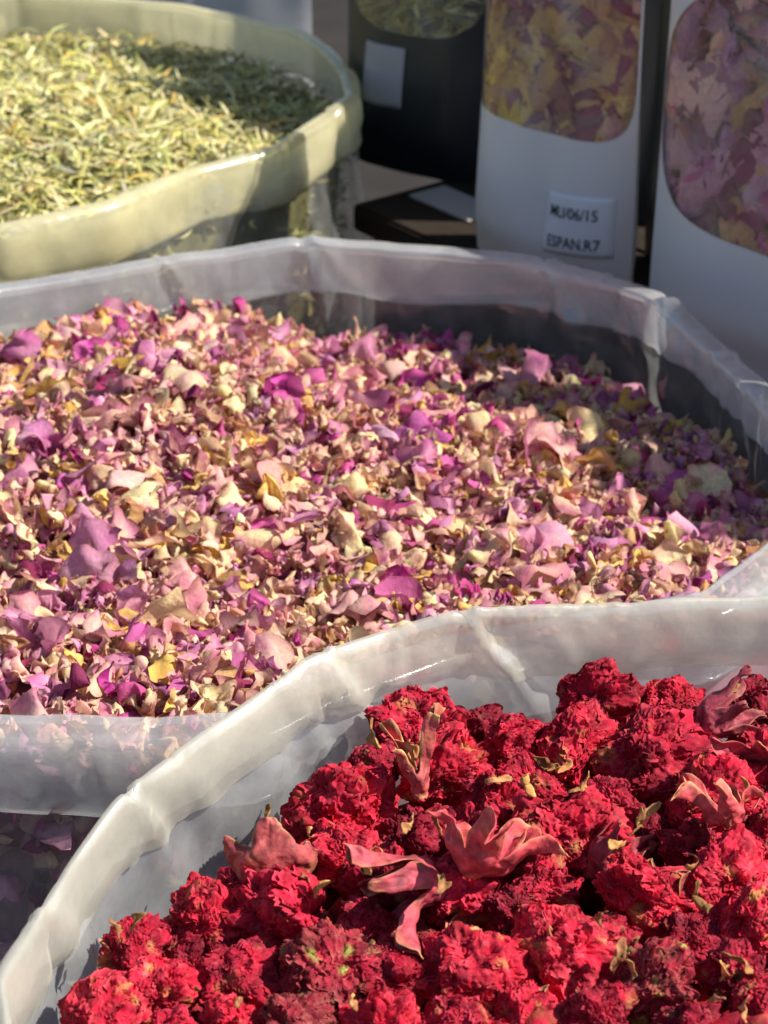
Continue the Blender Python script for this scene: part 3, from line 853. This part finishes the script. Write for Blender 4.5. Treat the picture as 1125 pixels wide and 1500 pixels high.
# the bed of flowers below and beyond the picture's edge
def bed_mesh():
    Vs, Fs, Cs = [], [], []
    n = 0
    small = [corolla_mesh(300 + k, 20, 32, 18) for k in range(2)]
    data = []
    for me in small:
        V = np.zeros(len(me.vertices) * 3, np.float32); me.vertices.foreach_get('co', V)
        Q = np.zeros(len(me.loops), np.int32); me.loops.foreach_get('vertex_index', Q)
        Cc = np.zeros(len(me.vertices) * 4, np.float32); me.color_attributes['Col'].data.foreach_get('color', Cc)
        data.append((V.reshape(-1, 3), Q.reshape(-1, 4), Cc.reshape(-1, 4)[:, :3]))
        bpy.data.meshes.remove(me)
    poly = inset(bag_red, 0.013)[::8]
    for gy in np.arange(0.27, 0.70, 0.026):
        for gx in np.arange(-0.13, 0.34, 0.026):
            p = np.array([[gx + FR.normal(0, 0.004), gy + FR.normal(0, 0.004)]])
            if not inside(p, poly)[0]: continue
            x, y, d = project(np.array([p[0, 0], p[0, 1], 0.31]))
            out = not (-60 < x < 1190 and y < 1600)
            z = float(heap_red(p[0, 0], p[0, 1])) + (-0.036 if not out else FR.uniform(-0.020, -0.004))
            V, Q, Cc = data[FR.integers(0, 2)]
            m = Quaternion(FR.normal(0, 1, 4)).normalized().to_matrix()
            V2 = (V @ np.array(m).T) * 0.0145 * FR.uniform(0.85, 1.1) + np.array([p[0, 0], p[0, 1], z])
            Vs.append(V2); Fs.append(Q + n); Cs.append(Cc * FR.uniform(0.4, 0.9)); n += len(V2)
    return mesh_np('flower_bed', np.concatenate(Vs), np.concatenate(Fs), np.concatenate(Cs))
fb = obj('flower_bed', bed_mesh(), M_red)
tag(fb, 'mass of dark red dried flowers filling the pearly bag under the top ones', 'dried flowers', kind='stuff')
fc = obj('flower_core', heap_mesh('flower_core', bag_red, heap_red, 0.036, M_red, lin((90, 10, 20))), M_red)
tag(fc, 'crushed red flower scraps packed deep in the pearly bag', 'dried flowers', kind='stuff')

# bare calyces without their red petals
def calyx_thing(x, y, rpx, direction, spin, mesh_kw, color, label, dz=0.018):
    p = px(x, y, 0.33)
    for _ in range(3): p = px(x, y, float(heap_red(p[0], p[1])) + dz)
    p = p - np.array([0, 0, 0.005])
    rad = rpx * project(p)[2] / FPX
    o = obj('bare_calyx', calyx_mesh(**mesh_kw), None)
    o.location = p
    o.rotation_mode = 'QUATERNION'; o.rotation_quaternion = q_to(direction, spin)
    o.scale = (rad, rad, rad); o.color = (*color, 1)
    thick(o, 0.04)
    tag(o, label, 'calyx', 'bare calyces among the red flowers')
    return o
calyx_thing(690, 1262, 62, (0.25, 0.30, 0.55), 0.9, dict(seed=401, lobes=5, spread=.95, lobe_len=1.35, tube=.5, flare=.7, uneven=.38), (1.15, 1.0, .95), 'salmon star-shaped calyx with pointed lobes on top of the red flowers')
calyx_thing(648, 1262, 54, (-0.85, -0.45, -0.02), 1.0, dict(seed=402, lobes=5, spread=.45, lobe_len=1.5, tube=.7, flare=.6, uneven=.42), (.85, .75, .85), 'dusky mauve calyx with long lobes touching the salmon star-shaped one')
calyx_thing(405, 1292, 66, (-0.1, 0.8, 0.25), 0.2, dict(seed=403, lobes=5, spread=.2, lobe_len=.5, tube=.9, flare=.75, uneven=.45), (.72, .95, .75), 'brownish salmon calyx with stubby lobes beside the bag wall', 0.008)
calyx_thing(1010, 1055, 46, (0.75, 0.2, 0.3), 0.0, dict(seed=404, lobes=5, spread=.25, lobe_len=1.2, tube=1.0, flare=.5, uneven=.42), (.62, .62, .75), 'greyish pink closed calyx with a long pale tip near the rim', 0.012)
calyx_thing(1072, 1196, 40, (-0.2, 0.5, 0.7), 1.3, dict(seed=405, lobes=5, spread=.8, lobe_len=1.2, tube=.7, flare=.6, uneven=.45), (1.15, 1.1, .95), 'coral calyx with curled pale-edged lobes on a bright flower', 0.016)
calyx_thing(1118, 1112, 48, (-0.4, -0.6, 0.4), 1.3, dict(seed=406, lobes=5, spread=.4, lobe_len=.9, tube=.9, flare=.7, uneven=.45), (.85, .75, .85), 'smooth dusky pink calyx at the far side of the heap', 0.012)
calyx_thing(618, 1150, 46, (-0.15, 0.4, 0.75), 0.5, dict(seed=407, lobes=4, spread=.2, lobe_len=1.5, tube=.9, flare=.35, uneven=.45), (.95, 1.25, .95), 'tan and pink split calyx standing upright against a coral flower', 0.012)
calyx_thing(862, 1262, 46, (0.7, 0.1, 0.5), 0.5, dict(seed=408, lobes=5, spread=.3, lobe_len=1.0, tube=.9, flare=.7, uneven=.45), (.6, .5, .6), 'dark wine-red calyx cupping a bright crimson flower', 0.0)
calyx_thing(735, 1380, 30, (-0.3, 0.4, 0.6), 0.5, dict(seed=409, lobes=6, spread=.9, lobe_len=.5, tube=.5, flare=.8, uneven=.45), (.5, .55, .55), 'dull brown papery calyx in the shade between two flowers', 0.0)

# small dry tan bracts and stamens between the flowers
def bract_mesh(seed):
    r = np.random.default_rng(seed)
    nu, nv = 7, 12
    u = np.linspace(-1, 1, nu); v = np.linspace(0, 1, nv)
    Vv, U = np.meshgrid(v, u, indexing='ij')
    w = (0.20 * np.sin(np.clip(Vv * 0.85 + 0.12, 0, 1) * math.pi) ** 0.6 * r.uniform(0.5, 1.1)) * (1 + 0.4 * np.sin(Vv * 7 + r.uniform(0, 6)))
    A = r.normal(0, 2.2) + 0.01; Bc = r.uniform(3, 9)
    x = np.sin(Bc * U * w) / Bc; z0 = (1 - np.cos(Bc * U * w)) / Bc
    y = np.sin(A * (Vv - .5)) / A; z = (1 - np.cos(A * (Vv - .5))) / A + z0
    P = np.stack([x, y, z], -1).reshape(-1, 3)
    off = r.uniform(0, 50, 3)
    for k in range(3): P[:, k] += 0.16 * noise(P * 3.5 + off, 70 + k) + 0.06 * noise(P * 9 + off, 80 + k)
    c = lin((208, 152, 96)) * (1 - Vv.reshape(-1, 1) * 0.2) * (1 + 0.4 * noise(P * 6 + off, 75))[:, None]
    pk = np.clip(noise(P * 2.5 + off, 76) + 0.2, 0, 1)[:, None] * 0.7
    c = c * (1 - pk) + lin((176, 84, 74)) * pk
    me = mesh_np('dry_bract', P, grid_faces(nu, nv), np.clip(c, 0.01, 0.8))
    me.materials.append(M_tan)
    return me
BR = [bract_mesh(500 + k) for k in range(7)]
nb = 0
for (x, y, l, dz) in [(548, 1076, 46, .02), (598, 1100, 62, .02), (735, 1140, 52, .014), (770, 1150, 46, .014), (822, 1128, 52, .014), (800, 1118, 44, .016), (912, 1238, 54, .01), (935, 1205, 50, .014),
                      (950, 1190, 40, .016), (450, 1288, 46, .014), (462, 1300, 40, .014), (540, 1388, 40, .014), (1072, 1006, 40, .02), (1082, 1402, 56, .014), (1060, 1420, 46, .012), (905, 1400, 50, .012),
                      (925, 1420, 44, .012), (1035, 1330, 44, .012), (1020, 1265, 46, .014), (352, 1470, 36, .02), (285, 1448, 30, .022), (200, 1352, 40, .02), (170, 1362, 36, .018), (392, 1192, 44, .02),
                      (400, 1215, 40, .016), (545, 1245, 44, .022), (538, 1272, 40, .022), (605, 1205, 50, .016), (645, 1290, 50, .026), (850, 1150, 40, .018), (1020, 1300, 36, .01), (1100, 1160, 44, .018),
                      (700, 1360, 34, .01), (520, 1470, 36, .018), (1048, 1460, 40, .014), (1090, 1478, 44, .014), (880, 1345, 36, .016), (640, 1205, 40, .018), (980, 1395, 40, .012), (452, 1222, 30, .02)]:
    p = px(x, y, 0.335)
    for _ in range(3): p = px(x, y, float(heap_red(p[0], p[1])) + dz)
    s = l * project(p)[2] / FPX
    o = obj('dry_bract', BR[nb % 7], None)
    o.location = p
    o.rotation_mode = 'QUATERNION'
    o.rotation_quaternion = Quaternion(FR.normal(0, 1, 4)).normalized()
    o.scale = (s, s, s)
    g1 = FR.uniform(0.35, 1.0)
    o.color = (g1, g1 * FR.uniform(.9, 1.05), g1 * FR.uniform(.8, 1.0), 1)
    o.modifiers.new('thickness', 'SOLIDIFY').thickness = 0.03
    tag(o, f'small curled tan scrap of dried bract near {near_marks(x, y).split(" and ")[0]}', 'bract', 'tan bracts among the red flowers')
    nb += 1

# ------------------------------------------------------------------ pouches
def pouch_pt(u, v, w, d, h, side=1, off=0.0, seed=0):
    """u -1..1 across, v 0..1 up; side +1 front (local -y), -1 back"""
    hw = w / 2 * (1 - 0.03 * v)
    dep = d / 2 * (1 - smooth(0.0, 1.05, v) * 0.9) * (0.75 + 0.25 * smooth(0, 0.12, v))
    prof = (1 - np.abs(u) ** 2.6) ** 0.7
    P0 = np.stack([u * 2 + seed * 7.1, v * 3, np.full_like(u, side * 2.0)], -1)
    y = -side * (dep * prof + 0.0035 * noise(P0 * 1.7, 81) * prof + off)
    hwid = hw * u
    return np.stack([hwid, y, v * h + 0 * u], -1)
def pouch(name, base, rot, w, d, h, mat, label, win=None, seed=1, content=None, group='pouches standing on the crate'):
    root = empty(name, base)
    root.rotation_euler = (0, 0, rot)
    tag(root, label, 'pouch', group)
    nu, nv = 41, 50
    Vv, U = np.meshgrid(np.linspace(0, 1, nv), np.linspace(-1, 1, nu), indexing='ij')
    A = pouch_pt(U, Vv, w, d, h, 1, 0, seed).reshape(-1, 3)
    B = pouch_pt(U, Vv, w, d, h, -1, 0, seed).reshape(-1, 3)
    F = grid_faces(nu, nv)
    FA = F
    if win:      # front panel with a real opening for the window
        u0, u1, v0, v1, power, skew = win
        uc, vc = (u0 + u1) / 2, (v0 + v1) / 2
        na, nk = 200, 14
        aa = np.linspace(0, 2 * math.pi, na, endpoint=False)
        ca, sa = np.cos(aa), np.sin(aa)
        k = (np.abs(ca) ** power + np.abs(sa) ** power) ** (-1 / power)
        ou, ov = k * ca * (u1 - u0) / 2, k * sa * (v1 - v0) / 2
        du, dv = np.where(np.abs(ou) < 1e-9, 1e-9, ou), np.where(np.abs(ov) < 1e-9, 1e-9, ov)
        tu = np.where(du > 0, (1 - uc) / du, (-1 - uc) / du); tv = np.where(dv > 0, (1 - vc) / dv, (0 - vc) / dv)
        tm = np.minimum(tu, tv)
        kk = np.linspace(0, 1, nk)[:, None]
        sc_ = 1 + (tm[None] - 1) * kk
        uu = np.clip(uc + ou * sc_, -1, 1); vv = np.clip(vc + ov * sc_, 0, 1)
        A = pouch_pt(uu, vv, w, d, h, 1, 0, seed).reshape(-1, 3)
        FA = grid_faces(na, nk, True)
    me = mesh_np('pouch_body', np.vstack([A, B]), np.vstack([FA, F[:, ::-1] + len(A)]))
    obj('pouch_body', me, mat, root)
    if win:
        rr, aa = np.meshgrid(np.linspace(0.01, 1.012, 20), aa, indexing='ij')
        k = (np.abs(np.cos(aa)) ** power + np.abs(np.sin(aa)) ** power) ** (-1 / power)
        uu = np.clip(uc + (u1 - u0) / 2 * rr * k * np.cos(aa), -1, 1)
        vv = np.clip(vc + (v1 - v0) / 2 * rr * k * np.sin(aa), 0, 1)
        Pw = pouch_pt(uu, vv, w, d, h, 1, 0.0006, seed).reshape(-1, 3)
        obj('window', mesh_np('window', Pw, grid_faces(na, 20, True)), M_window, root)
        # what shows behind the window film
        kinds_, size_, n_, cl = content
        cu = rng.uniform(max(-.97, u0 - .1), min(.97, u1 + .1), n_)
        cv = rng.uniform(max(0.03, v0 - 0.06), min(.97, v1 + .04), n_)
        cp = pouch_pt(cu, cv, w, d, h, 1, -rng.uniform(0.004, 0.016, n_), seed)
        if kinds_ == 'herb':
            Pc, cc = herb_batch(cp, rng.uniform(.012, .024, n_), np.full(n_, .0024), 0.4, rng.choice(len(HN), n_, p=hw))
            Fc, mt = HFACE, M_herb
        else:
            kk = rng.choice([PNAMES.index(t_) for t_ in kinds_], n_)
            # drifts of one kind together
            kk = np.where(noise(cp * 28, 91) > 0.12, PNAMES.index(kinds_[0]), kk)
            Pc, cc = petal_batch(cp * 0, size_ * rng.uniform(.6, 1.3, n_), 0.3, kk, 1.1)
            cc = cc * 1.1
            Fc, mt = PFACE, M_petal
            Pc = Pc[..., [0, 2, 1]]
            Pc = Pc + cp[:, None]
        lu = np.clip(Pc[..., 0] / (w / 2), -.985, .985); lvv = np.clip(Pc[..., 2] / h, 0.01, .985)
        front = pouch_pt(lu, lvv, w, d, h, 1, -0.0012, seed)
        Pc[..., 0] = front[..., 0]; Pc[..., 2] = front[..., 2]
        Pc[..., 1] = np.maximum(Pc[..., 1], front[..., 1] + 0.15 * np.abs(Pc[..., 1] - front[..., 1]))
        Pc[..., 1] = np.minimum(Pc[..., 1], pouch_pt(lu, lvv, w, d, h, -1, -0.001, seed)[..., 1])
        co = obj('pouch_contents', join_batch('pouch_contents', Pc, cc, mt, Fc), mt)
        co.location = base; co.rotation_euler = (0, 0, rot)
        tag(co, cl, 'petals' if kinds_ != 'herb' else 'herbs', kind='stuff')
    return root
def surf_patch(name, root, u0, u1, v0, v1, geom, mat, off=0.0016, slant=0.0, parent_loc=None):
    w, d, h, seed = geom
    Vv, U = np.meshgrid(np.linspace(v0, v1, 12), np.linspace(u0, u1, 12), indexing='ij')
    P = pouch_pt(U, Vv + slant * (U - u0), w, d, h, 1, off, seed).reshape(-1, 3)
    o = obj(name, mesh_np(name, P, grid_faces(12, 12)), mat, root)
    o.modifiers.new('thickness', 'SOLIDIFY').thickness = 0.0002
    return o
ROT = ang + R(2)
dirv = np.array([math.cos(ROT), math.sin(ROT), 0]); nrm = np.array([math.sin(ROT), -math.cos(ROT), 0])   # along the row; towards the camera
def place(right_px, z=SH):
    return px(*right_px, z)
# dark navy pouch
c1 = place((570, 255)) ; b1 = c1 - nrm * 0.03
g1 = (0.125, 0.06, 0.23, 1)
n1 = pouch('stand_up_pouch', tuple(b1), ROT + R(14), *g1[:3], M_navy, 'dark navy pouch with a green herb window and a pale price sticker', (-.9, .92, .41, .93, 3.2, 0), 1, ('herb', 0, 700, 'dried green herb behind the window of the dark navy pouch'))
surf_patch('price_sticker', n1, -0.52, 0.02, 0.20, 0.37, g1, M_sticker_dull, 0.0012)
# white pouch with sticker
c2 = place((757, 402)); b2 = c2 - nrm * 0.03
g2 = (0.118, 0.066, 0.24, 2)
n2 = pouch('stand_up_pouch', tuple(b2), ROT + R(6), *g2[:3], M_white, 'white pouch with a printed price sticker and red and yellow flowers behind its window', (-.985, .985, .37, .985, 9, 0.0), 2, (['tan', 'yellow', 'tan', 'dark plum', 'dark plum', 'dusky pink'], 0.056, 130, 'red and straw-coloured dried flowers behind the window of the stickered white pouch'))
surf_patch('price_sticker', n2, 0.27, 0.92, 0.085, 0.24, g2, M_sticker, 0.0008)
# white pouch with purple petals
c3 = place((1035, 540)); b3 = c3 - nrm * 0.034
b3 = b3 + np.array([math.cos(ROT), math.sin(ROT), 0]) * 0.02
g3 = (0.18, 0.07, 0.25, 3)
n3 = pouch('stand_up_pouch', tuple(b3), ROT + R(4), *g3[:3], M_white, 'white pouch with purple and pink rose petals behind its oval window', (-.975, .975, .29, .80, 3.0, 0.0), 3, (['mauve', 'magenta', 'mauve', 'tan', 'dusky pink', 'dark plum'], 0.054, 140, 'purple and pink rose petals behind the oval window of the white pouch'))
# stand-in dark pouch, added to darken the gap between the white pouches
bk = (b2 + b3) / 2 - nrm * 0.055
pouch('stand_up_pouch', tuple(bk), ROT, 0.13, 0.05, 0.26, M_navy, 'black pouch added behind the two white pouches to darken their gap', None, 4)
# added for their cast shade: navy pouch behind the first, white one further along
bb = b1 - nrm * 0.10 + dirv * 0.02
pouch('stand_up_pouch', (bb[0], bb[1], SH), ROT, 0.22, 0.06, 0.31, M_navy, 'taller dark pouch added behind the navy one to cast shade on the herbs', None, 7)
b5 = b3 + dirv * 0.165
pouch('stand_up_pouch', (b5[0], b5[1], SH), ROT, 0.14, 0.07, 0.30, M_white, 'unseen white pouch added along the crate to cast shade on the petals', None, 8)
b6 = (b1 + b2) / 2 - nrm * 0.06  # added dark pouch keeping sun off the crate and card
pouch('stand_up_pouch', (b6[0], b6[1], SH), ROT + R(5), 0.19, 0.05, 0.25, M_navy, 'plain dark pouch added between the navy and stickered pouches to block the sun', None, 9)
b7 = b3 + dirv * 0.30 - np.array([0.045, 0, 0])  # out-of-view pouch added to shade the right side of the petals
pouch('stand_up_pouch', (b7[0], b7[1], SH), ROT, 0.14, 0.06, 0.29, M_beige, 'unseen beige pouch added at the crate end to shade the petals', None, 10)
# pale pouches beyond the herb bag
pouch('stand_up_pouch', (-0.152, 1.70, 0.0), R(-8), 0.20, 0.09, 0.325, M_grey, 'pale grey pouch standing behind the herb bag beside the navy pouch', None, 5, group='pouches behind the herb bag')
pouch('stand_up_pouch', (-0.372, 1.72, 0.0), R(6), 0.17, 0.09, 0.325, M_beige, 'beige pouch standing behind the herb bag', None, 6, group='pouches behind the herb bag')
# white card on the crate
cd = obj('white_card', box_mesh('white_card', 0.06, 0.03, 0.0016, 0.0004), M_card)
pc = px(668, 298, SH + 0.0012)
cd.location = (pc[0], pc[1], SH + 0.0012); cd.rotation_euler = (0, 0, ang)
tag(cd, 'small white card lying on the crate in front of the navy pouch', 'card')

# printed text on the sticker, following the pouch surface
def printed(txt, root, geom, u0, v0, hgt, name):
    cu = bpy.data.curves.new(name, 'FONT'); cu.body = txt; cu.size = 1.0; cu.resolution_u = 3
    cu.offset = 0.008
    to = bpy.data.objects.new(name, cu); COL.objects.link(to)
    dg = bpy.context.evaluated_depsgraph_get()
    me = bpy.data.meshes.new_from_object(to.evaluated_get(dg))
    bpy.data.objects.remove(to)
    w, d, h, seed = geom
    V = np.zeros(len(me.vertices) * 3, np.float32); me.vertices.foreach_get('co', V); V = V.reshape(-1, 3)
    u = u0 + V[:, 0] * hgt * 0.72 / (w / 2); v = v0 + V[:, 1] * hgt / h
    P = pouch_pt(u, v, w, d, h, 1, 0.0012, seed)
    me.vertices.foreach_set('co', P.astype(np.float32).ravel()); me.update()
    me.materials.clear()
    o = obj(name, me, M_ink, root)
    return o
printed('MU/06/15', n2, g2, 0.33, 0.18, 0.0098, 'lettering')
printed('ESPAN.R7', n2, g2, 0.33, 0.105, 0.0098, 'lettering')
